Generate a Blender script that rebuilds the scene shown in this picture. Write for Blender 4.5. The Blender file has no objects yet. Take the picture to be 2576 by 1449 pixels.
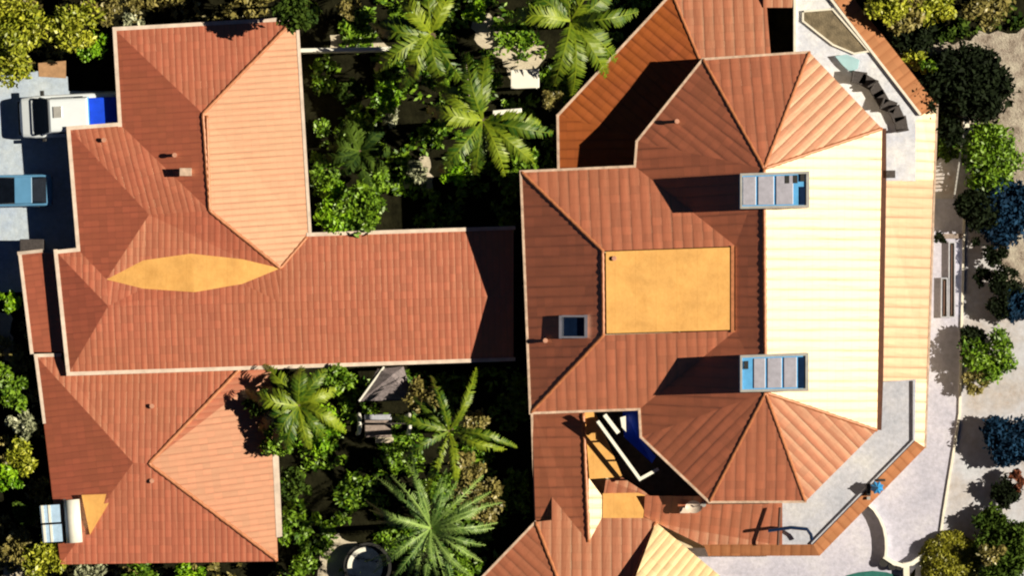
import bpy, bmesh, math, random
from mathutils import Vector, Matrix
from mathutils.geometry import tessellate_polygon
random.seed(7)
R = math.radians
SC = 50.0            # photograph pixels (2576 wide) per metre
CAMH = 320.0
scene = bpy.context.scene
COL = scene.collection

# ------------------------------------------------------------ camera
cam_d = bpy.data.cameras.new('camera'); cam = bpy.data.objects.new('camera', cam_d); COL.objects.link(cam)
cam.location = (0, 0, CAMH); cam_d.sensor_width = 36; cam_d.lens = 36*CAMH/(2576/SC)
cam_d.clip_start = 1; cam_d.clip_end = 2000
scene.camera = cam
# ------------------------------------------------------------ world and sun
SUN_EL, SUN_AZ = 40.0, 87.0          # azimuth clockwise from the top of the picture
w = bpy.data.worlds.new('World'); scene.world = w; w.use_nodes = True
nt = w.node_tree; bg = nt.nodes['Background']
sky = nt.nodes.new('ShaderNodeTexSky'); sky.sky_type = 'NISHITA'; sky.sun_disc = False
sky.sun_elevation = R(SUN_EL); sky.sun_rotation = R(SUN_AZ); sky.altitude = 3000; sky.air_density = .15; sky.dust_density = 0.2; sky.ozone_density = 2.0
nt.links.new(sky.outputs[0], bg.inputs[0]); bg.inputs[1].default_value = 0.05
sd = bpy.data.lights.new('sun', 'SUN'); sd.energy = 5.0; sd.angle = R(0.5); sd.color = (1.0, 0.885, 0.66)
so = bpy.data.objects.new('sun', sd); COL.objects.link(so)
sv = Vector((math.cos(R(SUN_EL))*math.sin(R(SUN_AZ)), math.cos(R(SUN_EL))*math.cos(R(SUN_AZ)), math.sin(R(SUN_EL))))
so.rotation_euler = sv.to_track_quat('Z', 'Y').to_euler(); so.location = sv*100
scene.view_settings.view_transform = 'Standard'; scene.view_settings.look = 'None'
scene.view_settings.exposure = 0.55; scene.view_settings.gamma = 1.0
scene.cycles.filter_width = 2.1
scene.render.resolution_x = 1024; scene.render.resolution_y = 577

# ------------------------------------------------------------ helpers
def P(px, py, z=0.0):
    k = (CAMH - z)/CAMH
    return Vector(((px-1288)/SC*k, -(py-724.5)/SC*k, z))
def tag(o, label=None, cat=None, group=None, kind=None):
    if label: o['label'] = label
    if cat: o['category'] = cat
    if group: o['group'] = group
    if kind: o['kind'] = kind
    return o
def thing(name, px, py, z, label, cat, group=None, rot=0):
    o = bpy.data.objects.new(name, None); COL.objects.link(o)
    o.location = P(px, py, z); o.rotation_euler = (0, 0, R(rot)); o.empty_display_size = .3
    return tag(o, label, cat, group)
class MB:
    """collects faces in world (or local) space and links them as one mesh object"""
    def __init__(s): s.v = []; s.f = []; s.uv = []
    def face(s, pts, uv=None):
        b = len(s.v); s.v += [tuple(p) for p in pts]; s.f.append(tuple(range(b, b+len(pts))))
        s.uv.append(uv if uv else [(p[0], p[1]) for p in pts])
    def quadbox(s, q, z0, z1):
        lo = [Vector((p[0], p[1], z0)) for p in q]; hi = [Vector((p[0], p[1], z1)) for p in q]
        s.prism(lo, hi)
    def prism(s, lo, hi):
        n = len(lo)
        tri = tessellate_polygon([hi])
        ar = sum(hi[i][0]*hi[(i+1) % n][1]-hi[(i+1) % n][0]*hi[i][1] for i in range(n))
        if n == 4:
            top = hi if ar > 0 else hi[::-1]; bot = lo[::-1] if ar > 0 else lo
            s.face(top); s.face(bot)
        else:
            for t in tri:
                a, b, c = [hi[i] for i in t]; nz = (b-a).cross(c-a).z
                s.face([a, b, c] if nz > 0 else [a, c, b])
                a, b, c = [lo[i] for i in t]; s.face([a, c, b] if nz > 0 else [a, b, c])
        for i in range(n):
            j = (i+1) % n
            q = [lo[i], lo[j], hi[j], hi[i]]
            s.face(q if ar > 0 else q[::-1])
    def box(s, x0, y0, z0, x1, y1, z1):
        s.quadbox([(x0, y0), (x1, y0), (x1, y1), (x0, y1)], z0, z1)
    def tube(s, pts, r, n=8, r2=None):
        pts = [Vector(p) for p in pts]; rings = []
        for i, p in enumerate(pts):
            d = (pts[min(i+1, len(pts)-1)]-pts[max(i-1, 0)]).normalized()
            a = d.orthogonal().normalized() if i == 0 else (pa - d*pa.dot(d)).normalized()
            pa = a; c = d.cross(a)
            rr = r[i] if isinstance(r, list) else (r if r2 is None else r+(r2-r)*i/(len(pts)-1))
            rings.append([p+(a*math.cos(2*math.pi*k/n)+c*math.sin(2*math.pi*k/n))*rr for k in range(n)])
        for i in range(len(rings)-1):
            for k in range(n):
                s.face([rings[i][k], rings[i][(k+1) % n], rings[i+1][(k+1) % n], rings[i+1][k]])
        s.face(rings[0][::-1]); s.face(rings[-1])
    def build(s, name, mat, parent=None, smooth=False, bevel=0, merge=False):
        me = bpy.data.meshes.new(name); me.from_pydata(s.v, [], s.f)
        ul = me.uv_layers.new(name='UVMap')
        flat = [c for u in s.uv for xy in u for c in (xy[0], xy[1])]
        ul.data.foreach_set('uv', flat)
        me.materials.append(mat)
        o = bpy.data.objects.new(name, me); COL.objects.link(o)
        if smooth or bevel or merge:
            bm = bmesh.new(); bm.from_mesh(me); bmesh.ops.remove_doubles(bm, verts=bm.verts, dist=1e-4)
            if smooth:
                for f in bm.faces: f.smooth = True
            bm.to_mesh(me); bm.free()
        if bevel:
            m = o.modifiers.new('bevel', 'BEVEL'); m.width = bevel; m.segments = 2; m.limit_method = 'ANGLE'; m.angle_limit = R(40)
        if parent:
            o.parent = parent
            pm = Matrix.Translation(parent.location) @ parent.rotation_euler.to_matrix().to_4x4()
            if parent.parent is None and parent.type == 'EMPTY' and not getattr(s, 'local', False):
                o.matrix_parent_inverse = pm.inverted()
        me.update()
        return o
def LMB():
    m = MB(); m.local = True; return m
def world_to(parent, px, py, z=0): return P(px, py, z)
def offset(poly, d):
    n = len(poly); ar = sum(poly[i][0]*poly[(i+1) % n][1]-poly[(i+1) % n][0]*poly[i][1] for i in range(n))
    s = 1 if ar > 0 else -1; out = []
    for i in range(n):
        a, b, c = Vector(poly[i-1][:2]), Vector(poly[i][:2]), Vector(poly[(i+1) % n][:2])
        d1 = (b-a).normalized(); d2 = (c-b).normalized()
        n1 = Vector((-d1.y, d1.x))*s; n2 = Vector((-d2.y, d2.x))*s
        m = n1+n2
        if m.length < .3: m = n1
        m = m.normalized(); k = d/max(.35, m.dot(n1))
        out.append((b.x+m.x*k, b.y+m.y*k))
    return out

# ------------------------------------------------------------ materials
def mat(name): 
    m = bpy.data.materials.new(name); m.use_nodes = True; return m, m.node_tree.nodes, m.node_tree.links, m.node_tree.nodes['Principled BSDF']
def ramp(nodes, stops):
    r = nodes.new('ShaderNodeValToRGB'); e = r.color_ramp.elements
    while len(e) < len(stops): e.new(.5)
    for i, (p, c) in enumerate(stops): e[i].position = p; e[i].color = (*c, 1)
    return r
def mix(nodes, links, a, b, fac, mode='MIX'):
    m = nodes.new('ShaderNodeMix'); m.data_type = 'RGBA'; m.blend_type = mode
    for sock, val in ((0, fac), (6, a), (7, b)):
        if hasattr(val, 'links'): links.new(val, m.inputs[sock])
        elif sock == 0: m.inputs[0].default_value = val
        else: m.inputs[sock].default_value = (*val, 1)
    return m.outputs[2]
def math_n(nodes, links, op, a, b=None):
    m = nodes.new('ShaderNodeMath'); m.operation = op
    for i, v in enumerate((a, b)):
        if v is None: continue
        if hasattr(v, 'links'): links.new(v, m.inputs[i])
        else: m.inputs[i].default_value = v
    return m.outputs[0]
def noise(nodes, links, vec, scale, detail=4, rough=.55):
    n = nodes.new('ShaderNodeTexNoise'); n.inputs['Scale'].default_value = scale
    n.inputs['Detail'].default_value = detail; n.inputs['Roughness'].default_value = rough
    if vec is not None: links.new(vec, n.inputs['Vector'])
    return n.outputs[0]
def plain(name, c, rough=.6, var=.25, scale=3.0, spec=.5, metal=0, bump=0.0):
    m, N, L, b = mat(name)
    tc = N.new('ShaderNodeTexCoord'); n = noise(N, L, tc.outputs['Object'], scale, 6, .65)
    lo = tuple(x*(1-var) for x in c); hi = tuple(min(1, x*(1+var)) for x in c)
    r = ramp(N, [(.3, lo), (.7, hi)]); L.new(n, r.inputs[0]); L.new(r.outputs[0], b.inputs['Base Color'])
    b.inputs['Roughness'].default_value = rough; b.inputs['Specular IOR Level'].default_value = spec; b.inputs['Metallic'].default_value = metal
    if bump:
        bp = N.new('ShaderNodeBump'); bp.inputs['Distance'].default_value = bump; bp.inputs['Strength'].default_value = 1
        L.new(noise(N, L, tc.outputs['Object'], scale*5, 4), bp.inputs['Height']); L.new(bp.outputs[0], b.inputs['Normal'])
    return m
def tile(name, base, streak, period, rough=.5, ior=1.9, amp=.012, stain=(.30, .11, .04), groove=.8, tint=(1, .80, .48)):
    """glazed clay roof tiles: rolls running down the slope (u across, v along), courses, weathered grooves with roll shade painted into their colour"""
    m, N, L, b = mat(name)
    uv = N.new('ShaderNodeUVMap'); sp = N.new('ShaderNodeSeparateXYZ'); L.new(uv.outputs[0], sp.inputs[0])
    u, v = sp.outputs[0], sp.outputs[1]
    tc = N.new('ShaderNodeTexCoord')
    def cell(ku, kv):      # one value per tile column / tile
        cb = N.new('ShaderNodeCombineXYZ'); L.new(math_n(N, L, 'FLOOR', math_n(N, L, 'MULTIPLY', u, ku)), cb.inputs[0])
        L.new(math_n(N, L, 'FLOOR', math_n(N, L, 'MULTIPLY', v, kv)), cb.inputs[1])
        wn = N.new('ShaderNodeTexWhiteNoise'); wn.noise_dimensions = '2D'; L.new(cb.outputs[0], wn.inputs['Vector']); return wn.outputs['Value']
    single = cell(1/period, 1/.40)
    cb = N.new('ShaderNodeCombineXYZ'); L.new(math_n(N, L, 'MULTIPLY', u, .9/period), cb.inputs[0]); L.new(math_n(N, L, 'MULTIPLY', v, .35), cb.inputs[1])
    ns = noise(N, L, cb.outputs[0], 1.0, 3, .6)
    nl = noise(N, L, tc.outputs['Object'], .22, 5, .6)
    r0 = ramp(N, [(0, tuple(x*.86 for x in base)), (1, tuple(min(1, x*1.12) for x in base))]); L.new(single, r0.inputs[0])
    r1 = ramp(N, [(.35, (1, 1, 1)), (.65, (0, 0, 0))]); L.new(ns, r1.inputs[0])
    c = mix(N, L, r0.outputs[0], streak, math_n(N, L, 'MULTIPLY', r1.outputs[0], .25))
    r2 = ramp(N, [(.42, (0, 0, 0)), (.72, (1, 1, 1))]); L.new(nl, r2.inputs[0])
    c = mix(N, L, c, stain, math_n(N, L, 'MULTIPLY', r2.outputs[0], .5))
    sn = math_n(N, L, 'ABSOLUTE', math_n(N, L, 'SINE', math_n(N, L, 'MULTIPLY', u, math.pi/period)))
    gs = math_n(N, L, 'POWER', math_n(N, L, 'SUBTRACT', 1.0, sn), 2.6)
    rg = ramp(N, [(.36, (.12, .12, .12)), (.62, (1, 1, 1))]); L.new(ns, rg.inputs[0])
    gf = math_n(N, L, 'MULTIPLY', math_n(N, L, 'MULTIPLY', gs, rg.outputs[0]), groove)
    c = mix(N, L, c, streak, gf)  # groove colour: collected dirt plus painted-in shade between the rolls
    L.new(c, b.inputs['Base Color'])
    b.inputs['Roughness'].default_value = rough; b.inputs['IOR'].default_value = ior; b.inputs['Specular Tint'].default_value = (*tint, 1)
    h = math_n(N, L, 'MULTIPLY', math_n(N, L, 'POWER', sn, .8), math_n(N, L, 'MULTIPLY', math_n(N, L, 'ADD', math_n(N, L, 'MULTIPLY', ns, 1.6), .0), amp))
    fr = math_n(N, L, 'FRACT', math_n(N, L, 'MULTIPLY', v, 1/.40))
    h = math_n(N, L, 'ADD', h, math_n(N, L, 'MULTIPLY', fr, .010))
    h = math_n(N, L, 'ADD', h, math_n(N, L, 'MULTIPLY', single, .008))
    bp = N.new('ShaderNodeBump'); bp.inputs['Distance'].default_value = 1; bp.inputs['Strength'].default_value = 1
    L.new(h, bp.inputs['Height']); L.new(bp.outputs[0], b.inputs['Normal'])
    return m
def leafmat(name, a, bcol, rough=.45):
    m, N, L, b = mat(name)
    if max(bcol) < .2: rough = .8; b.inputs['Specular IOR Level'].default_value = .15
    at = N.new('ShaderNodeUVMap'); sp = N.new('ShaderNodeSeparateXYZ'); L.new(at.outputs[0], sp.inputs[0])
    r = ramp(N, [(0, a), (1, bcol)]); L.new(sp.outputs[0], r.inputs[0]); L.new(r.outputs[0], b.inputs['Base Color'])
    b.inputs['Roughness'].default_value = rough
    try: b.inputs['Transmission Weight'].default_value = 0
    except Exception: pass
    return m
M = {}
M['tile_west'] = tile('clay_tile_fine', (.47, .108, .064), (.24, .042, .030), .31, rough=.50, ior=2.4, amp=.014, stain=(.38, .105, .05), groove=.65, tint=(.90, 1, .72))
M['tile_villa'] = tile('clay_tile_broad', (.45, .120, .064), (.14, .028, .014), .50, rough=.52, ior=2.5, amp=.019, stain=(.38, .11, .05), groove=.85, tint=(.97, .98, .74))
M['tile_rust'] = tile('clay_tile_rust', (.33, .080, .028), (.14, .028, .008), .46, rough=.6, ior=1.6, amp=.028, stain=(.42, .115, .012), groove=1.0)
M['tile_bay_lit'] = tile('clay_tile_sunlit', (.62, .46, .28), (.42, .28, .15), .40, rough=.5, ior=2.2, amp=.026, stain=(.62, .44, .22), groove=.9)  # cream base colour paints sun glare into the bay's sun-facing slope
M['tile_edge'] = tile('clay_tile_edge', (.36, .15, .075), (.22, .07, .03), .50, rough=.65, ior=1.45, amp=.02, stain=(.3, .13, .06), groove=.8)
M['ochre'] = plain('ochre_membrane', (.70, .38, .115), rough=.55, var=.12, scale=1.2, bump=.01)
_m = M['ochre']; _N, _L = _m.node_tree.nodes, _m.node_tree.links; _b = _N['Principled BSDF']; _src = _b.inputs['Base Color'].links[0].from_socket
_tc = _N.new('ShaderNodeTexCoord'); _r = ramp(_N, [(.45, (1, 1, 1)), (.75, (.78, .74, .66))]); _L.new(noise(_N, _L, _tc.outputs['Object'], .9, 7, .7), _r.inputs[0])
_s = _N.new('ShaderNodeSeparateXYZ'); _L.new(_tc.outputs['Object'], _s.inputs[0])
_w = math_n(_N, _L, 'ABSOLUTE', math_n(_N, _L, 'SINE', math_n(_N, _L, 'MULTIPLY', _s.outputs[0], 3.1)))
_r2 = ramp(_N, [(0, (.84, .80, .74)), (.07, (1, 1, 1))]); _L.new(_w, _r2.inputs[0])
_L.new(mix(_N, _L, mix(_N, _L, _src, _r.outputs[0], 1.0, 'MULTIPLY'), _r2.outputs[0], .7, 'MULTIPLY'), _b.inputs['Base Color'])
M['gut_w'] = plain('white_gutter', (.66, .55, .49), rough=.5, var=.2, scale=2)
M['gut_t'] = plain('pale_gutter', (.50, .37, .30), rough=.5, var=.35, scale=3)
M['vent'] = plain('vent_pink', (.50, .25, .18), rough=.6)
M['cap'] = plain('ridge_tile', (.42, .16, .075), rough=.42, var=.25, scale=5)
M['wall'] = plain('cream_render', (.55, .46, .33), rough=.8, var=.12)
M['wall_w'] = plain('white_render', (.72, .69, .63), rough=.7, var=.1)
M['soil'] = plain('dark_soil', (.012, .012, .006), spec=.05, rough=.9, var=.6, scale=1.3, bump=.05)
M['gravel'] = None
M['white'] = plain('white_paint', (.80, .80, .76), rough=.35, var=.06)
M['van'] = plain('van_white', (.70, .77, .88), rough=.3, var=.03)
M['bluew'] = plain('sky_blue_metal', (.10, .36, .74), rough=.35, var=.12)
M['collector'] = plain('pale_blue_collector', (.42, .60, .86), rough=.3, var=.15, scale=4)
M['panel'] = plain('grey_lilac_panel', (.36, .36, .46), rough=.35, var=.15, scale=4)
M['blue'] = plain('deep_blue_tarp', (.006, .06, .72), rough=.4, var=.15)
M['carblue'] = plain('car_blue', (.10, .27, .50), rough=.25, var=.08)
M['glass'] = plain('dark_glass', (.008, .012, .022), rough=.08, var=.3)
M['black'] = plain('black_rubber', (.015, .015, .017), rough=.6, var=.3)
M['dark'] = plain('dark_wicker', (.045, .038, .042), rough=.7, var=.5, scale=9)
M['wood'] = plain('dark_wood', (.07, .022, .012), rough=.6, var=.3)
M['deck'] = plain('weathered_deck', (.26, .21, .20), rough=.7, var=.35, scale=6)
M['slate'] = plain('grey_shingle', (.20, .17, .19), rough=.7, var=.45, scale=7, bump=.03)
M['teal'] = plain('teal_fabric', (.01, .12, .11), rough=.5, var=.3)
M['awnblue'] = plain('light_blue_fabric', (.32, .52, .62), rough=.7, var=.1)
M['bark'] = plain('bark', (.12, .085, .05), rough=.9, var=.4, scale=8)
M['pot'] = plain('terracotta', (.35, .13, .07), rough=.7)
M['chrome'] = plain('pale_metal', (.55, .55, .56), rough=.3, var=.15, metal=.4)
M['dblue'] = plain('navy_panel', (.008, .02, .06), rough=.12, var=.2)
M['planter'] = plain('brown_bed', (.15, .12, .08), rough=.9, var=.5, scale=2.5, bump=.04)
def ground_mat(name, cols, scale, rough=.85, detail=8, bump=.02, fine=None):
    m, N, L, b = mat(name); tc = N.new('ShaderNodeTexCoord')
    n = noise(N, L, tc.outputs['Object'], scale, detail, .68)
    r = ramp(N, cols); L.new(n, r.inputs[0]); c = r.outputs[0]
    n2 = noise(N, L, tc.outputs['Object'], scale*9, 4, .7)
    r2 = ramp(N, [(.3, (.78, .78, .78)), (.7, (1.15, 1.15, 1.15))]); L.new(n2, r2.inputs[0])
    c = mix(N, L, c, r2.outputs[0], .8, 'MULTIPLY')
    L.new(c, b.inputs['Base Color']); b.inputs['Roughness'].default_value = rough; b.inputs['Specular IOR Level'].default_value = .25
    bp = N.new('ShaderNodeBump'); bp.inputs['Distance'].default_value = bump; L.new(n2, bp.inputs['Height']); L.new(bp.outputs[0], b.inputs['Normal'])
    return m
M['drive'] = ground_mat('driveway_concrete', [(.3, (.34, .43, .62)), (.5, (.43, .51, .64)), (.7, (.52, .57, .63))], .45)
M['path'] = ground_mat('path_concrete', [(.3, (.38, .39, .52)), (.5, (.47, .47, .61)), (.7, (.55, .55, .66))], .5)
M['yard'] = ground_mat('yard_gravel', [(.27, (.32, .19, .13)), (.40, (.43, .40, .42)), (.55, (.48, .49, .58)), (.75, (.54, .59, .70))], .32)
M['rough'] = ground_mat('rough_gravel', [(.32, (.10, .07, .05)), (.45, (.34, .29, .26)), (.62, (.52, .48, .42)), (.8, (.6, .56, .5))], 1.1, bump=.08)
M['sand'] = ground_mat('pale_sand', [(.3, (.44, .39, .31)), (.7, (.62, .56, .46))], .9)
M['floor_n'] = ground_mat('terrace_tile_pale', [(.3, (.46, .50, .66)), (.5, (.62, .64, .74)), (.7, (.78, .78, .80))], .45, rough=.6)
M['floor_s'] = ground_mat('terrace_tile_grey', [(.3, (.36, .39, .50)), (.5, (.44, .46, .57)), (.7, (.52, .53, .60))], .5, rough=.6)
M['tan_pad'] = plain('tan_concrete', (.38, .22, .12), rough=.85)
M['courtfloor_shade'] = plain('shaded_courtyard_floor', (.05, .045, .04), rough=.6, var=.5)  # dark tone paints the eave's shade into the courtyard floor
LEAF = {
 'lime': leafmat('leaf_lime', (.12, .17, .008), (.55, .56, .05)),
 'green': leafmat('leaf_green', (.025, .085, .004), (.22, .38, .02)),
 'vivid': leafmat('leaf_vivid', (.06, .20, .004), (.34, .58, .015)),
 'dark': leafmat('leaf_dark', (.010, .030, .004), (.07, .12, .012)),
 'olive': leafmat('leaf_olive', (.09, .085, .02), (.34, .29, .09)),
 'yellow': leafmat('leaf_topiary', (.12, .12, .008), (.36, .36, .03)),
 'blue': leafmat('leaf_blue_spruce', (.002, .010, .028), (.010, .050, .12)),
 'ink': leafmat('leaf_ink', (.002, .005, .002), (.012, .022, .006)),  # near-black leaves; on the big gravel bush they paint in tree shade
 'red': leafmat('leaf_reddish', (.06, .014, .01), (.30, .10, .05)),
 'pale': leafmat('leaf_silver', (.16, .19, .10), (.50, .52, .36)),
 'palm': leafmat('leaf_palm', (.02, .075, .002), (.22, .29, .012), .5),
 'palmg': leafmat('leaf_date_palm', (.02, .085, .008), (.24, .37, .09), .5),
}

# ------------------------------------------------------------ the ground
def sheet(name, polys, z, m, kind='structure', thick=0.0):
    b = MB()
    for pl in polys:
        pts = [P(x, y, z) for x, y in pl]
        for t in tessellate_polygon([pts]):
            a, c, d = [pts[i] for i in t]
            if (c-a).cross(d-a).z < 0: c, d = d, c
            b.face([a, c, d])
    o = b.build(name, m); return tag(o, kind=kind)
def ragged(poly, step=14, amp=9, seed=1):
    rnd = random.Random(seed); out = []
    for i in range(len(poly)):
        a = Vector(poly[i]); b = Vector(poly[(i+1) % len(poly)]); n = max(1, int((b-a).length/step))
        d = (b-a).normalized() if (b-a).length else Vector((1, 0)); nn = Vector((-d.y, d.x))
        for k in range(n):
            q = a+(b-a)*k/n+nn*rnd.uniform(-amp, amp); out.append((q.x, q.y))
    return out
g = MB(); S = 400
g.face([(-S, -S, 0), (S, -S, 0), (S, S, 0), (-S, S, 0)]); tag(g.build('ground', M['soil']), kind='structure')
dv = MB(); dp = [P(x, y, .62) for x, y in [(-200, 190), (40, 188), (95, 178), (170, 192), (172, 228), (320, 228), (320, 650), (160, 650), (160, 720), (46, 735), (-200, 735)]]
dv.prism([Vector((p.x, p.y, -.1)) for p in dp], dp); tag(dv.build('driveway', M['drive']), kind='structure')
sheet('concrete_pad', [[(96, 158), (166, 152), (166, 196), (98, 192)]], .64, M['tan_pad'])
sheet('yard', [ragged([(2300, 480), (2420, 330), (3600, 100), (3600, 2300), (2300, 2300)], 40, 12, 3)], .006, M['yard'])
sheet('rough_gravel', [ragged([(2215, 96), (2330, 110), (2440, 90), (2700, 70), (2700, 460), (2560, 470), (2520, 350), (2420, 300), (2360, 230), (2250, 130)], 22, 16, 5),
                       ragged([(2500, 520), (2700, 500), (2700, 800), (2560, 760), (2490, 640)], 22, 14, 6)], .010, M['rough'])
sheet('path', [[(2338, 500), (2424, 500), (2420, 700), (2412, 1040), (2398, 1130), (2372, 1290), (2360, 1375), (2318, 1415), (2275, 1460), (2275, 2000), (1600, 2000), (1600, 1380), (2200, 1100), (2330, 900)]], .014, M['path'])
sheet('sand_patch', [ragged([(1205, 28), (1265, 50), (1330, 80), (1372, 130), (1340, 190), (1290, 215), (1262, 150), (1212, 120), (1185, 70)], 12, 7, 8),
                     ragged([(830, 88), (950, 96), (985, 120), (830, 126)], 12, 5, 9),
                     ragged([(808, 1360), (850, 1345), (905, 1375), (935, 1470), (805, 1470)], 12, 7, 10),
                     ragged([(-40, 780), (28, 790), (30, 910), (-40, 930)], 12, 7, 11),
                     ragged([(20, 1395), (80, 1400), (95, 1470), (0, 1470)], 12, 6, 12),
                     ragged([(1010, 400), (1075, 395), (1090, 470), (1020, 475)], 12, 8, 13)], .018, M['sand'])
# raised kerb along the outer edge of the path
kb = MB(); kp = [(2426, 500), (2422, 700), (2414, 1040), (2400, 1130), (2374, 1290), (2362, 1377), (2320, 1417)]
for i in range(len(kp)-1):
    a = P(*kp[i]); c = P(*kp[i+1]); d = (c-a).normalized(); nn = Vector((-d.y, d.x, 0))*.06
    kb.quadbox([(a-nn)[:2], (c-nn)[:2], (c+nn)[:2], (a+nn)[:2]], 0, .12)
tag(kb.build('kerb', M['wall_w']), kind='structure')

# ------------------------------------------------------------ roofs
def roof(name, faces, m, parent, thick=.18):
    """faces: lists of (px,py,z); uv: u across the slope, v down it"""
    b = MB()
    edges = {}
    for fc in faces:
        pts = [P(*p) for p in fc]
        # Newell normal
        n = Vector((0, 0, 0))
        for i in range(len(pts)):
            a, c = pts[i], pts[(i+1) % len(pts)]; n += a.cross(c)
        n.normalize()
        if n.z < 0: pts = pts[::-1]; n = -n; fc = fc[::-1]
        vd = Vector((n.x, n.y, 0))
        vd = vd.normalized() if vd.length > .05 else Vector((0, -1, 0))
        ud = Vector((-vd.y, vd.x, 0))
        for t in tessellate_polygon([[Vector((p.x, p.y, 0)) for p in pts]]):
            q = [pts[i] for i in t]
            if (q[1]-q[0]).cross(q[2]-q[0]).z < 0: q = [q[0], q[2], q[1]]
            b.face(q, [(p.dot(ud), p.dot(vd)) for p in q])
            lo = [p-Vector((0, 0, thick)) for p in q][::-1]
            b.face(lo, [(p.dot(ud), p.dot(vd)) for p in lo])
        for i in range(len(pts)):
            k = frozenset((tuple(round(c) for c in fc[i]), tuple(round(c) for c in fc[(i+1) % len(pts)])))
            edges.setdefault(k, []).append((pts[i], pts[(i+1) % len(pts)]))
    for k, e in edges.items():
        if len(e) == 1:
            a, c = e[0]; dz = Vector((0, 0, thick)); b.face([a-dz, c-dz, c, a])
    return b.build(name, m, parent)
def strips(name, lines, w, h, m, parent, dz=.03, side=0.0):
    """square section trim along polylines of (px,py,z)"""
    b = MB()
    for li, ln in enumerate(lines):
        pts = [P(*p)+Vector((0, 0, .004*li)) for p in ln]
        for i in range(len(pts)-1):
            a, c = pts[i], pts[i+1]; d = (c-a); d.z = 0; d.normalize(); nn = Vector((-d.y, d.x, 0))*w/2
            ex = d*w/2*.98
            a = a-ex*(1 if i else 1); c = c+ex
            off = Vector((-d.y, d.x, 0))*side
            lo = [a-nn+off, c-nn+off, c+nn+off, a+nn+off]; j = .002*(i % 2)
            b.prism([p+Vector((0, 0, dz-h)) for p in lo], [p+Vector((0, 0, dz+j)) for p in lo])
    return b.build(name, m, parent)
def caps(name, lines, r, m, parent, dz=-.02):
    b = MB()
    for ln in lines:
        pts = [P(*p)+Vector((0, 0, dz)) for p in ln]; q = []; rr = []; rnd = random.Random(len(lines)*31+int(ln[0][0]))
        for i in range(len(pts)-1):
            n = max(2, int((pts[i+1]-pts[i]).length/.17))
            for k in range(n if i < len(pts)-2 else n+1):
                q.append(pts[i].lerp(pts[i+1], k/n)+Vector((rnd.uniform(-.008, .008), rnd.uniform(-.008, .008), 0))); rr.append(r*(1.16 if len(rr) % 2 else .94)*rnd.uniform(.95, 1.06))
        b.tube(q, rr, 8)
    return b.build(name, m, parent, smooth=True)
def walls(name, poly, z0, z1, m, parent, inset=.35):
    pts = [tuple(P(x, y, 0)[:2]) for x, y in poly]; pts = offset(pts, inset)
    b = MB(); b.prism([Vector((x, y, z0)) for x, y in pts], [Vector((x, y, z1)) for x, y in pts]); return b.build(name, m, parent)
def vent(px, py, z, parent, m='vent', s=.12):
    b = MB(); c = P(px, py, z-.16)
    b.tube([c-Vector((0, 0, .2)), c+Vector((0, 0, .24))], s*.7, 10); b.tube([c+Vector((0, 0, .24)), c+Vector((0, 0, .30))], s, 10)
    return b.build('vent_pipe', M[m], parent)

# --- west house (the long wing with the north block)
E, T = 2.65, M['tile_west']
wh = thing('house', 700, 700, 0, 'long low house with red tiled roofs and white gutters, beside the driveway', 'house')
p1, p2 = (510, 285, 3.85), (527, 530, 3.88); q = (375, 540, 3.66)
L0, L1, L2, L3 = (268, 703, 3.08), (480, 638, 3.20), (705, 675, 3.06), (490, 735, 3.30)
l01, l12, l23, l30 = (360, 655, 3.14), (610, 652, 3.13), (610, 714, 3.18), (360, 726, 3.18)
rw, re = (272, 770, 3.50), (1292, 745, 3.50); rm1, rm2 = (490, 766, 3.50), (705, 760, 3.50)
C1, C2 = (776, 590, E), (1292, 573, E)
F = [[(288, 72, E), (744, 46, E), p1],
     [(744, 46, E), C1, L2, p2, p1],
     [(288, 72, E), p1, p2, (302, 312, E)],
     [(302, 312, E), p2, q, (172, 322, E)],
     [(172, 322, E), q, L0, (195, 626, E)],
     [q, p2, L2, l12, L1, l01, L0],
     [(140, 632, E), (195, 626, E), L0, rw],
     [L0, l30, rw], [l30, L3, rm1, rw], [L3, l23, rm2, rm1], [l23, L2, rm2],
     [L2, C1, C2, re, rm2],
     [(140, 632, E), rw, (172, 941, E)],
     [(172, 941, E), rw, rm1, rm2, re, (1292, 904, E)]]
wr = roof('roof', F, T, wh)
fl = roof('flat_saddle', [[L0, l01, L1, L3, l30], [L1, l12, L2, l23, L3]], M['ochre'], wh); fl['label'] = 'ochre lens-shaped flat piece between the roofs'
strips('gutter', [[(288, 72, E), (744, 46, E)], [(302, 314, E), (288, 72, E)], [(302, 312, E), (172, 322, E)], [(172, 322, E), (197, 626, E)], [(197, 628, E), (140, 634, E)],
                  [(140, 632, E), (172, 941, E)], [(172, 941, E), (1292, 904, E)], [(776, 590, E), (1292, 573, E)]], .19, .16, M['gut_w'], wh)
strips('east_gutter', [[(748, 60, E), (780, 588, E)]], .16, .14, M['gut_w'], wh)
caps('ridge_cap', [[(736, 52, E+.06), p1, p2, L2, (772, 596, E+.02)], [(520, 290, 3.85), p2]], .085, M['cap'], wh)
walls('wall', [(288, 72), (744, 46), (776, 590), (1292, 573), (1292, 904), (172, 941), (140, 632), (195, 626), (172, 322), (302, 312)], 0, 2.52, M['wall'], wh)
for (x, y, z) in ((440, 390, 3.65), (262, 352, 2.95)): vent(x, y, z, wh)
b = MB(); c = P(465, 432, 3.75); b.box(c.x-.2, c.y-.16, 3.4, c.x+.3, c.y+.14, 4.0); b.box(c.x-.25, c.y-.21, 4.0, c.x+.35, c.y+.19, 4.07); b.build('chimney', M['gut_t'], wh, bevel=.02)
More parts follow.
